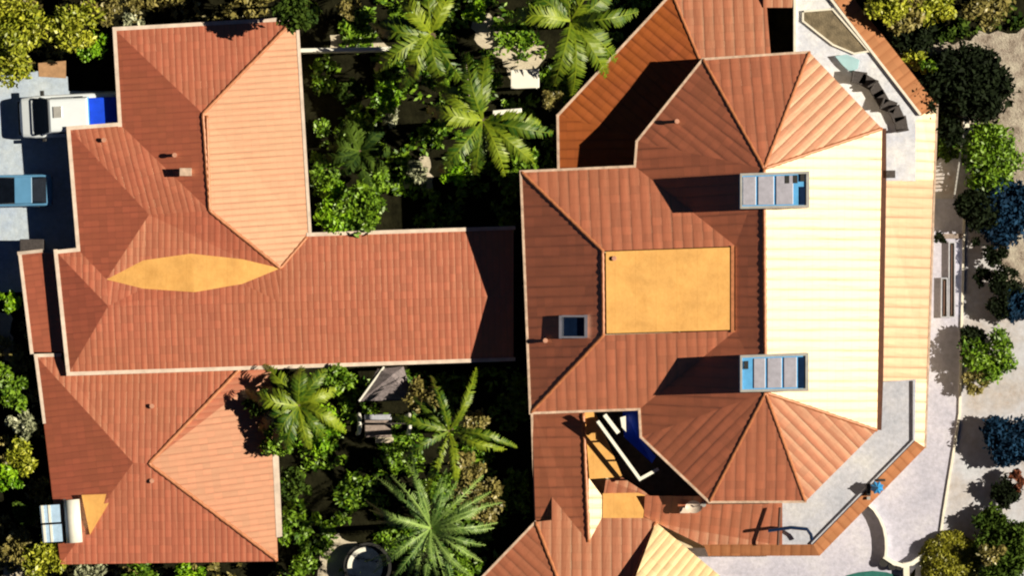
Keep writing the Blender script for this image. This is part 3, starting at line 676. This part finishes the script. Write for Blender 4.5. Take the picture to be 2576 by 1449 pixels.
# blue garden chair on the terrace edge
t = thing('parasol', 2205, 1230, 2.6, 'crumpled bright blue parasol closed over the tiled terrace edge', 'parasol')
c = P(2207, 1228, 3.6); m = MB(); rg = []
for k in range(16):
    a = 2*math.pi*k/16; r = .36 if k % 2 else .27; rg.append(Vector((c.x+r*math.cos(a), c.y+r*math.sin(a)*.95, 3.35+.05*math.sin(a*3))))
for k in range(16): m.face([c+Vector((0, 0, .15)), rg[k], rg[(k+1) % 16]])
m.build('canopy', M['bluew'] if False else plain('parasol_blue', (.02, .25, .62), rough=.5, var=.2, scale=5), t)
m = MB(); m.tube([(c.x, c.y, 2.35), (c.x, c.y, 3.78)], .04, 8); m.build('pole', M['black'], t)
m = MB(); m.box(c.x-.5, c.y-.42, 2.6, c.x-.28, c.y+.2, 2.95); m.box(c.x+.05, c.y+.3, 2.6, c.x+.45, c.y+.42, 2.9); m.build('base_box', M['black'], t, bevel=.03)
m = MB(); m.box(c.x-.47, c.y-.62, 2.3, c.x-.3, c.y-.46, 2.8); m.build('foot', M['chrome'], t)
# curved glass screen and pool corner
t = thing('curved_screen', 2235, 1360, 0, 'curved white low wall sweeping from the terrace edge to the pool', 'wall')
arc = [(2183, 1268), (2200, 1284), (2214, 1306), (2224, 1330), (2229, 1356), (2230, 1382), (2228, 1404)]
m = MB(); flatrail([(x, y, .55) for x, y in arc], .13, .55, m); m.build('low_wall', M['white'], t)
m = MB(); flatrail([(2228, 1404, .55), (2250, 1418, .55), (2272, 1424, .55), (2296, 1418, .55), (2316, 1404, .55), (2345, 1385, .55)], .2, .55, m); m.build('pool_coping', M['white'], t)
m = MB(); flatrail([(2280, 1424, .5), (2282, 1500, .5)], .3, .5, m); m.build('side_wall', M['wall_w'], t)
m = MB(); pp = [(2130, 1449), (2160, 1441), (2195, 1437), (2232, 1441), (2262, 1452), (2270, 1520), (2110, 1520)]
pts = [P(x, y, .06) for x, y in pp]; m.prism([Vector((p.x, p.y, 0.02)) for p in pts], pts); tag(m.build('pool_cover', M['teal']), 'teal green pool cover at the bottom edge of the yard', 'pool cover')
for (x, y, lb) in ((2222, 1416, 'small dark rattan stool left of the pair by the white pool coping'), (2244, 1424, 'middle dark rattan stool under the white pool coping'), (2262, 1424, 'dark rattan stool right of the pair under the white pool coping')):
    t = thing('stool', x, y, 0, lb, 'stool', 'dark stools by the pool cover')
    m = LMB(); m.tube([(0, 0, .36), (0, 0, .45)], .22, 16); m.build('seat', M['black'], t)
    m = LMB(); m.tube([(0, 0, .06), (0, 0, .36)], .15, 12); m.build('base', M['dblue'], t)
# long slatted benches on the path
for (x, y0, y1, lb) in ((2376, 700, 798, 'shorter long narrow planter trough on the path, beside the villa'), (2395, 610, 798, 'longer narrow planter trough on the path, outer one beside the yard')):
    t = thing('planter_trough', x, (y0+y1)/2, 0, lb, 'planter', 'narrow troughs on the path')
    m = MB(); flatrail([(x-7, y0, .3), (x-8, y1, .3), (x+7, y1, .3), (x+7, y0, .3), (x-7, y0, .3)], .06, .3, m); m.build('rim', M['floor_s'], t)
    m = MB(); m.quadbox([P(x-5, y0)[:2], P(x+5, y0)[:2], P(x+5, y1)[:2], P(x-5, y1)[:2]], .0, .18); m.build('soil', M['planter'], t)
    m = MB(); m.tube([P(x-1, y0+6, .24), P(x-2, y1-6, .24)], .045, 6); m.build('drip_pipe', M['wood'], t)
tag(slab('step', 2362, 588, 2424, 600, 0, .16, M['deck'], bevel=.01), 'narrow stone step across the path above the planter troughs', 'step')
t = thing('picket_fence', 2415, 400, 0, 'thin pale leaning fence line between the dark bush and the round bush', 'fence')
m = MB(); flatrail([(2430, 292, 1.0), (2400, 500, 1.0)], .08, .07, m); flatrail([(2430, 292, .5), (2400, 500, .5)], .06, .06, m); m.build('rail', M['chrome'], t)
m = MB()
for k in range(22): x_ = 2430-30*k/21; y_ = 292+208*k/21; m.tube([P(x_, y_, 0), P(x_, y_, 1.12)], .03, 6)
m.build('pickets', M['chrome'], t)
slab('gate_post', 2418, 296, 2434, 322, 0, 1.3, M['wall_w'], t, .02)

# ------------------------------------------------------------ plants
def leafq(m, c, s, rnd, up=.5, uvv=None, asp=1.9):
    n = Vector((rnd.gauss(0, 1), rnd.gauss(0, 1), rnd.gauss(0, 1)+up)).normalized()
    a = n.orthogonal().normalized(); a.rotate(Matrix.Rotation(rnd.uniform(0, 6.28), 3, n)); b_ = n.cross(a)
    a *= s*asp*.5; b_ *= s*.5; uvx = rnd.random() if uvv is None else uvv
    m.face([c-a, c-b_*.9, c+a, c+b_*.9], [(uvx, 0)]*4)
def plant(name, px, py, rpx, h, tone, label, cat, group=None, n=900, leaf=.24, flat=.7, clumps=14, trunk=True, seed=None, base=None, squash=1.0):
    rnd = random.Random(seed if seed is not None else int(px*7+py*13))
    c = P(px, py, h); r = rpx/SC
    t = thing(name, px, py, 0, label, cat, group); t.location = (c.x, c.y, 0)
    m = LMB(); cc = []
    zb = h-r*flat if base is None else base
    zc = (h+zb)/2; hz = max(.15, (h-zb)/2)
    for k in range(clumps):
        a = rnd.uniform(0, 6.28); d = math.sqrt(rnd.random())*.78
        ph = rnd.uniform(-.6, .9)
        cc.append((Vector((math.cos(a)*d*r*squash, math.sin(a)*d*r, zc+hz*ph*math.sqrt(max(0, 1-d*d)))), r*rnd.uniform(.22, .42), rnd.uniform(0, 1)))
    for i in range(n):
        q_, cr, tn = cc[rnd.randrange(clumps)]
        dv = Vector((rnd.gauss(0, 1), rnd.gauss(0, 1), rnd.gauss(0, .8))).normalized()*cr*(rnd.random()**.35)*rnd.choice((1, 1, 1, 1.35))
        p = q_+dv
        if p.z < .05: p.z = .05+rnd.random()*.1
        uvx = min(1, max(0, .5*tn+.5*rnd.random()))
        leafq(m, p, leaf*rnd.uniform(.6, 1.3), rnd, .7, uvx)
    m.build('crown', LEAF[tone], t)
    if trunk:
        m = LMB(); m.tube([(0, 0, 0), (r*.04, 0, zc*.5), (0, r*.03, zc)], max(.05, r*.09), 8, max(.03, r*.04))
        for k in range(4):
            q_ = cc[k % clumps][0]; m.tube([(0, 0, zc*.55), tuple(Vector((0, 0, zc*.7)).lerp(q_, .5)), tuple(q_)], max(.03, r*.035), 6, .015)
        m.build('trunk', M['bark'], t)
    return t
def palm(px, py, rpx, h, tone, label, nf=18, seed=1, width=.5, skip=None, angs=None, droop=1.0, lw=.085, nl=26):
    rnd = random.Random(seed); t = thing('palm_tree', px, py, 0, label, 'palm tree', 'palms in the garden')
    c = P(px, py, h); t.location = (c.x, c.y, 0); r = rpx/SC
    angs = angs or [360*k/nf+rnd.uniform(-9, 9) for k in range(nf)]
    crown = LMB()
    for ai, a in enumerate(angs):
        a = R(a); Lh = r*rnd.uniform(.78, 1.12); dr = droop*rnd.uniform(.6, 1.5); d = Vector((math.cos(a), math.sin(a), 0)); s = Vector((-d.y, d.x, 0))
        rise = rnd.uniform(.15, .5)*r; bend = rnd.uniform(-.28, .28)
        pts = []
        for i in range(13):
            u = i/12; pts.append(Vector((0, 0, h))+d*Lh*u+s*bend*Lh*u*u+Vector((0, 0, rise*math.sin(u*math.pi*.75)*1.0-dr*r*.42*u**2.6)))
        tn = rnd.uniform(.1, .9)
        for i in range(12): # rachis
            a0, a1 = pts[i], pts[i+1]; w_ = .045*(1-i/13)+.012
            crown.face([a0-s*w_, a1-s*w_*.9, a1+s*w_*.9, a0+s*w_], [(min(1, tn+.35), 0)]*4)
        for i in range(nl):
            u = .1+.9*i/nl; k = min(11, int(u*12)); f = u*12-k; p = pts[k].lerp(pts[min(12, k+1)], f); tg = (pts[min(12, k+1)]-pts[k]).normalized()
            ll = width*(math.sin(math.pi*(u*.85+.12))**.6)*rnd.uniform(.8, 1.1)
            for sd in (-1, 1):
                if rnd.random() < .14: continue
                e = p+(s*sd*.78+tg*.62).normalized()*ll+Vector((0, 0, -ll*rnd.uniform(.1, .45)))
                wv = tg*lw*.5; uvx = min(1, max(0, tn+rnd.uniform(-.25, .25)))
                mid = p.lerp(e, .5)+Vector((0, 0, .03))
                crown.face([p-wv*.7, p+wv*.7, mid+wv, mid-wv], [(uvx, 0)]*4); crown.face([mid-wv, mid+wv, e+wv*.15, e-wv*.15], [(uvx, 0)]*4)
    crown.build('crown', LEAF[tone], t)
    m = LMB(); m.tube([(0, 0, 0), (.05, .03, h*.5), (0, 0, h+.05)], .17, 10, .12); m.build('trunk', M['bark'], t)
    return t

PL = [ # name, px, py, r, h, tone, n, leaf, label, cat
 ('tree', 22, 70, 82, 3.4, 'lime', 1500, .24, 'yellow-green leafy tree in the top left corner of the garden'),
 ('tree', 15, 150, 62, 2.6, 'lime', 900, .22, 'yellow-green tree just above the blue-grey driveway at the left edge'),
 ('tree', 178, 55, 74, 3.2, 'lime', 1300, .22, 'bright lime tree between the corner tree and the roof corner'),
 ('tree', 225, 105, 44, 2.4, 'vivid', 600, .2, 'vivid green small tree touching the upper left corner of the tiled roof'),
 ('tree', 262, 18, 48, 2.9, 'olive', 500, .2, 'olive green tree at the top edge above the roof corner'),
 ('shrub', 338, 52, 32, 1.6, 'pale', 300, .2, 'pale silvery shrub against the top eave of the north roof block'),
 ('shrub', 338, 5, 30, 1.8, 'olive', 260, .2, 'olive shrub at the top edge above the silvery shrub'),
 ('tree', 748, 28, 58, 6.0, 'dark', 900, .22, 'dark tall tree overhanging the top right corner of the north roof block'),
 ('tree', 738, 4, 42, 4.6, 'olive', 420, .2, 'olive tree at the top edge right of the dark overhanging tree'),
 ('shrub', 880, 18, 34, 2.0, 'olive', 300, .2, 'olive shrub at the top edge above the white garden wall'),
 ('shrub', 978, 245, 42, 2.6, 'vivid', 800, .18, 'bright vivid green ball-shaped shrub in the dark garden'),
 ('shrub', 985, 290, 26, 1.4, 'pale', 200, .18, 'small silvery shrub directly below the vivid ball shrub'),
 ('tree', 905, 520, 68, 3.0, 'green', 1000, .24, 'green tree at the foot of the garden above the long roof'),
 ('tree', 838, 545, 50, 2.8, 'vivid', 700, .22, 'vivid leafy tree wedged between the two tiled roofs'),
 ('tree', 830, 430, 44, 2.6, 'green', 500, .22, 'green shrub tree beside the right eave of the north roof block'),
 ('shrub', 945, 455, 40, 2.2, 'green', 420, .22, 'green bush in the garden left of the pale yellow shrub'),
 ('shrub', 1045, 435, 32, 1.8, 'pale', 320, .2, 'pale yellow shrub near the bottom of the upper garden'),
 ('shrub', 815, 320, 26, 2.0, 'green', 220, .22, 'narrow green bush along the right eave of the north roof block'),
 ('shrub', 880, 225, 36, 1.3, 'dark', 300, .22, 'dark low bush under the white garden wall'),
 ('shrub', 1012, 45, 36, 2.4, 'green', 500, .22, 'green bush above the right end of the white garden wall'),
 ('shrub', 1190, 25, 36, 2.6, 'vivid', 360, .2, 'vivid bush at the top edge left of the sand patch'),
 ('shrub', 1236, 205, 28, 1.6, 'green', 380, .2, 'green bush touching the left side of the bright white table'),
 ('shrub', 1330, 405, 40, 2.0, 'green', 300, .22, 'green bush in the villa shade above the dark passage'),
 ('shrub', 1405, 330, 26, 2.0, 'olive', 200, .2, 'olive bush against the left corner of the rusty lower roof'),
 ('tree', 742, 1015, 66, 3.4, 'green', 1000, .24, 'green tree under the palm at the right slope of the small house'),
 ('tree', 800, 1075, 66, 3.4, 'vivid', 1000, .22, 'vivid green tree between the small house and the gazebo'),
 ('tree', 840, 960, 46, 3.0, 'green', 550, .22, 'green tree directly below the long house eave, left of the gazebo'),
 ('shrub', 655, 1020, 44, 3.6, 'dark', 420, .22, 'dark red-brown leafed branch lying over the small house slope'),
 ('tree', 1212, 1262, 64, 4.4, 'olive', 1500, .2, 'golden olive tree right of the big date palm'),
 ('tree', 1180, 1170, 44, 3.8, 'olive', 600, .2, 'golden olive tree above the date palm and below the small palm'),
 ('shrub', 740, 1220, 44, 2.0, 'dark', 360, .24, 'dark bush beside the right gutter of the small house'),
 ('shrub', 745, 1330, 46, 2.2, 'green', 420, .24, 'shaded green bush right of the lower corner of the small house'),
 ('shrub', 760, 1425, 44, 2.0, 'green', 480, .22, 'green bush at the bottom edge left of the sand patch'),
 ('shrub', 40, 985, 46, 2.6, 'green', 620, .22, 'green bush left of the small house top corner'),
 ('shrub', 48, 1070, 40, 2.2, 'pale', 420, .22, 'silvery bush at the left edge beside the small house gutter end'),
 ('shrub', 50, 1150, 52, 2.4, 'lime', 620, .22, 'yellow-green bush at the left edge below the silvery bush'),
 ('tree', 20, 1205, 40, 2.4, 'vivid', 480, .22, 'vivid green tree at the left edge above the solar water heater'),
 ('shrub', 62, 1290, 40, 1.4, 'dark', 320, .22, 'dark bush just left of the solar water heater'),
 ('shrub', 110, 1405, 56, 2.2, 'lime', 700, .22, 'yellow-green bush under the solar water heater'),
 ('shrub', 40, 1385, 44, 1.8, 'olive', 360, .22, 'olive bush in the bottom left corner'),
 ('shrub', 230, 1440, 44, 1.8, 'pale', 380, .2, 'pale bush at the bottom edge left of the green hedge'),
 ('shrub', 350, 1446, 50, 1.8, 'green', 420, .22, 'green bush at the bottom edge below the left half of the small house'),
 ('shrub', 480, 1446, 46, 1.6, 'vivid', 380, .22, 'vivid bush at the bottom edge below the middle of the small house'),
 ('shrub', 20, 760, 32, 1.6, 'vivid', 260, .2, 'vivid bush at the left edge just under the driveway'),
 ('shrub', 10, 940, 30, 1.4, 'green', 260, .2, 'green bush at the left edge below the pale ground patch'),
 ('tree', 2240, 22, 58, 3.6, 'lime', 1000, .24, 'yellow-green tree at the top right beside the terrace edge'),
 ('tree', 2270, 15, 62, 3.4, 'olive', 900, .24, 'olive tree at the top edge right of the terrace'),
 ('tree', 2360, 10, 56, 3.0, 'lime', 700, .24, 'yellow-green tree at the top edge above the gravel'),
 ('tree', 2480, 5, 62, 2.8, 'olive', 640, .24, 'sparse olive tree near the top right corner'),
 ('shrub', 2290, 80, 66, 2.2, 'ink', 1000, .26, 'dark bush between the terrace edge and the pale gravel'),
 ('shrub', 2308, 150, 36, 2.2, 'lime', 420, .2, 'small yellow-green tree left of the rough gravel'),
 ('tree', 2440, 205, 104, 2.4, 'ink', 5200, .26, 'large almost black round bush on the pale gravel, darkened to stand for tree shade'),
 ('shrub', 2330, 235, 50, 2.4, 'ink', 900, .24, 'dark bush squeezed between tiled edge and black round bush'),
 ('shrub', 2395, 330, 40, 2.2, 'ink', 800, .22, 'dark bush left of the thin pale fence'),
 ('shrub', 2335, 165, 22, 2.6, 'green', 200, .2, 'green sprig on the left side of the black round bush'),
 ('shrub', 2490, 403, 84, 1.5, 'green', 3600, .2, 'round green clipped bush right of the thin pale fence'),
 ('tree', 2525, 530, 84, 1.3, 'blue', 3000, .24, 'blue-green conifer under the round green clipped bush'),
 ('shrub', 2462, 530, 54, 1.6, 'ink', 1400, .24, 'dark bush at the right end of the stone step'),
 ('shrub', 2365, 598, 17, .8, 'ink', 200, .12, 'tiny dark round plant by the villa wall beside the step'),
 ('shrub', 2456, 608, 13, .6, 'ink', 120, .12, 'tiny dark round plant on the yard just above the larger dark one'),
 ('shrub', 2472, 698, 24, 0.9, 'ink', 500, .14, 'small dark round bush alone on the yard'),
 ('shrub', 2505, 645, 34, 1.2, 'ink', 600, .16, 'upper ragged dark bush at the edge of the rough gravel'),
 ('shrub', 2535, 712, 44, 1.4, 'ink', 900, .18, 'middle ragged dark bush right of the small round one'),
 ('shrub', 2565, 765, 48, 1.1, 'blue', 1600, .2, 'bluish bush at the right edge below the ragged dark bushes'),
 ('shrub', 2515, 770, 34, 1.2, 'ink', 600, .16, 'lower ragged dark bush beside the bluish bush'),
 ('tree', 2490, 900, 74, 1.5, 'green', 1900, .2, 'green leafy tree standing on the yard right of the path'),
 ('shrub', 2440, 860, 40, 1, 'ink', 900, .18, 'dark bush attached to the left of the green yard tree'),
 ('shrub', 2455, 960, 34, 1.2, 'olive', 320, .18, 'low olive bush under the green yard tree'),
 ('tree', 2546, 1105, 70, 1.5, 'blue', 2600, .22, 'deep blue conifer at the right edge'),
 ('shrub', 2560, 1210, 26, 1.1, 'red', 250, .2, 'reddish dark bush at the right edge under the deep blue conifer'),
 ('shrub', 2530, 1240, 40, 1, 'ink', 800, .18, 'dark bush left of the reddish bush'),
 ('tree', 2490, 1320, 44, 1.2, 'dark', 900, .2, 'small dark green tree above the clipped yellow bush'),
 ('tree', 2540, 1395, 88, 1.6, 'dark', 3400, .22, 'dark green tree filling the bottom right corner'),
 ('tree', 1120, 200, 50, 3.0, 'green', 700, .22, 'green tree between the top palm and the large middle palm'),
 ('shrub', 1060, 150, 40, 2.4, 'vivid', 460, .2, 'vivid bush just right of the end of the white garden wall'),
 ('shrub', 1145, 430, 44, 2.2, 'vivid', 520, .2, 'vivid bush below the large middle palm'),
 ('shrub', 1285, 455, 36, 1.8, 'green', 320, .22, 'green bush above the black passage between the houses'),
 ('shrub', 1385, 245, 32, 2, 'olive', 380, .2, 'olive bush between the bright white table and the rusty roof'),
 ('shrub', 870, 340, 36, 2.0, 'green', 320, .22, 'green bush in the upper left part of the dark garden'),
 ('shrub', 1350, 30, 40, 3.2, 'green', 420, .22, 'green bush at the top edge right of the sand patch'),
 ('shrub', 830, 480, 40, 2.2, 'vivid', 480, .2, 'vivid bush beside the right eave tip of the north roof block'),
 ('shrub', 1060, 1000, 44, 3.0, 'olive', 460, .2, 'olive bush right of the gazebo under the long house eave'),
 ('shrub', 1010, 1160, 40, 2.0, 'green', 340, .22, 'green bush below the right end of the garden swing'),
 ('shrub', 1165, 1420, 50, 2.8, 'green', 560, .22, 'green bush right of the date palm at the bottom edge'),
 ('shrub', 1200, 1060, 34, 2.6, 'olive', 260, .2, 'olive bush right of the small palm'),
 ('tree', 690, 1110, 46, 3.4, 'green', 600, .22, 'green tree over the edge of the small house right eave'),
 ('shrub', 2500, 1390, 34, 2.2, 'olive', 300, .18, 'olive tufts inside the dark green corner tree'),
]
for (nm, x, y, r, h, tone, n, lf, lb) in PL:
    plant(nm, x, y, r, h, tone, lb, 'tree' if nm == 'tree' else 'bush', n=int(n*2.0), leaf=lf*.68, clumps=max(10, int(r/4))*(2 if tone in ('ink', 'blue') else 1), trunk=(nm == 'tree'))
# clipped round bush: leaves on a dome
def dome(px, py, rpx, h, tone, label, n=5200, leaf=.11):
    rnd = random.Random(5); c = P(px, py, h*.6); r = rpx/SC; t = thing('clipped_bush', px, py, 0, label, 'bush'); t.location = (c.x, c.y, 0); m = LMB()
    for i in range(n):
        a = rnd.uniform(0, 6.28); u = rnd.random(); el = math.asin(u); rr = rnd.uniform(.9, 1.0)
        bump = 1+.04*math.sin(5*a+3*el)+.03*math.sin(11*a)
        p = Vector((r*rr*bump*math.cos(el)*math.cos(a), r*rr*bump*math.cos(el)*math.sin(a), .15+(h-.15)*rr*math.sin(el)))
        uvx = min(1, max(0, .45+.4*math.sin(7*p.x+2*p.y)*math.sin(6*p.y-3*p.x)+rnd.uniform(-.25, .25)))
        leafq(m, p, leaf*rnd.uniform(.7, 1.4), rnd, .9, uvx)
    m.build('crown', LEAF[tone], t)
    m = LMB(); m.tube([(0, 0, 0), (0, 0, h*.5)], .08, 8); m.build('trunk', M['bark'], t)
dome(2392, 1416, 78, 1.2, 'yellow', 'large clipped round yellow-green bush at the bottom right of the path')

palm(1215, 302, 172, 5.2, 'palm', 'large palm with spread fronds left of the rusty lower roof', 12, 3, angs=[140, 158, 112, 5, -15, -38, -60, -100, -125, 180, 96], width= .62, lw=.16, nl=30)
palm(1437, 52, 165, 5.6, 'palm', 'palm at the top edge beside the hexagonal tiled corner', 11, 5, angs=[165, 178, 140, 100, 60, 25, -5, -28, -50, -75, -100], width= .66, lw=.16, nl=30)
palm(1085, 85, 150, 4.6, 'palm', 'palm at the top of the garden between the white wall and the sand patch', 10, 9, angs=[160, 185, 130, 95, 70, 205, -60, -90, -112, 232], width= .6, lw=.16, nl=30)
palm(1085, 1330, 172, 5.0, 'palmg', 'big date palm star with pale green fronds at the bottom of the garden', 30, 11, .30, lw=.07, nl=30)
palm(1130, 1085, 165, 4.4, 'palm', 'palm with long loose fronds right of the garden swing', 9, 13, .36, angs=[98, 130, 165, 205, 250, 285, 330, 2, 55], lw=.13, nl=30)
palm(752, 1020, 125, 3.7, 'palm', 'palm overlapping the right slope of the small house', 13, 23, .5, angs=[178, 155, 200, 120, 90, 60, 20, -15, -50, -80, -110, -135], lw=.15, nl=26)
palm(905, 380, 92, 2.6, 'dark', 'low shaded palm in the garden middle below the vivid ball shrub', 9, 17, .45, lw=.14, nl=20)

# ------------------------------------------------------------ undergrowth (nobody could count it)
def cover(regions, n, tones, name, leaf=.2, hmax=.5, seed=1):
    rnd = random.Random(seed); m = MB()
    def inside(p, poly):
        r_ = False; j = len(poly)-1
        for i in range(len(poly)):
            if (poly[i][1] > p[1]) != (poly[j][1] > p[1]) and p[0] < (poly[j][0]-poly[i][0])*(p[1]-poly[i][1])/(poly[j][1]-poly[i][1])+poly[i][0]: r_ = not r_
            j = i
        return r_
    boxes = [(min(p[0] for p in q_), min(p[1] for p in q_), max(p[0] for p in q_), max(p[1] for p in q_)) for q_ in regions]
    areas = [(b_[2]-b_[0])*(b_[3]-b_[1]) for b_ in boxes]
    while len(m.f) < n:
        k = rnd.choices(range(len(regions)), areas)[0]; b_ = boxes[k]; x = rnd.uniform(b_[0], b_[2]); y = rnd.uniform(b_[1], b_[3])
        if not inside((x, y), regions[k]): continue
        if math.sin(x*.031+seed)*math.sin(y*.027+1.3*seed)+.35*math.sin(x*.09)*math.sin(y*.083) < rnd.uniform(-.2, .5): continue
        cx, cy = x, y
        for j in range(10):
            leafq(m, P(cx+rnd.gauss(0, 6), cy+rnd.gauss(0, 6), rnd.uniform(.04, hmax)), leaf*rnd.uniform(.6, 1.2), rnd, 1, rnd.random())
    return tag(m.build(name, LEAF[tones]), kind='stuff')
garden = [[(790, 0), (1660, -20), (1400, 290), (1400, 420), (1300, 430), (1300, 565), (790, 580)], [(705, 945), (1325, 920), (1335, 1310), (1210, 1449), (705, 1449)]]
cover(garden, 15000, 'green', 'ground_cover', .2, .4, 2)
cover([[(-40, -40), (740, -40), (740, 40), (290, 70), (165, 150), (-40, 190)], [(-40, 735), (40, 735), (90, 900), (140, 1449), (-40, 1460)], [(140, 1425), (700, 1425), (700, 1470), (140, 1470)]], 4500, 'olive', 'ivy', .2, .4, 4)
cover([[(2130, -30), (2600, -30), (2600, 60), (2300, 110)], [(2300, 130), (2400, 160), (2420, 300), (2390, 470), (2350, 260)]], 2200, 'dark', 'weeds', .22, .4, 6)
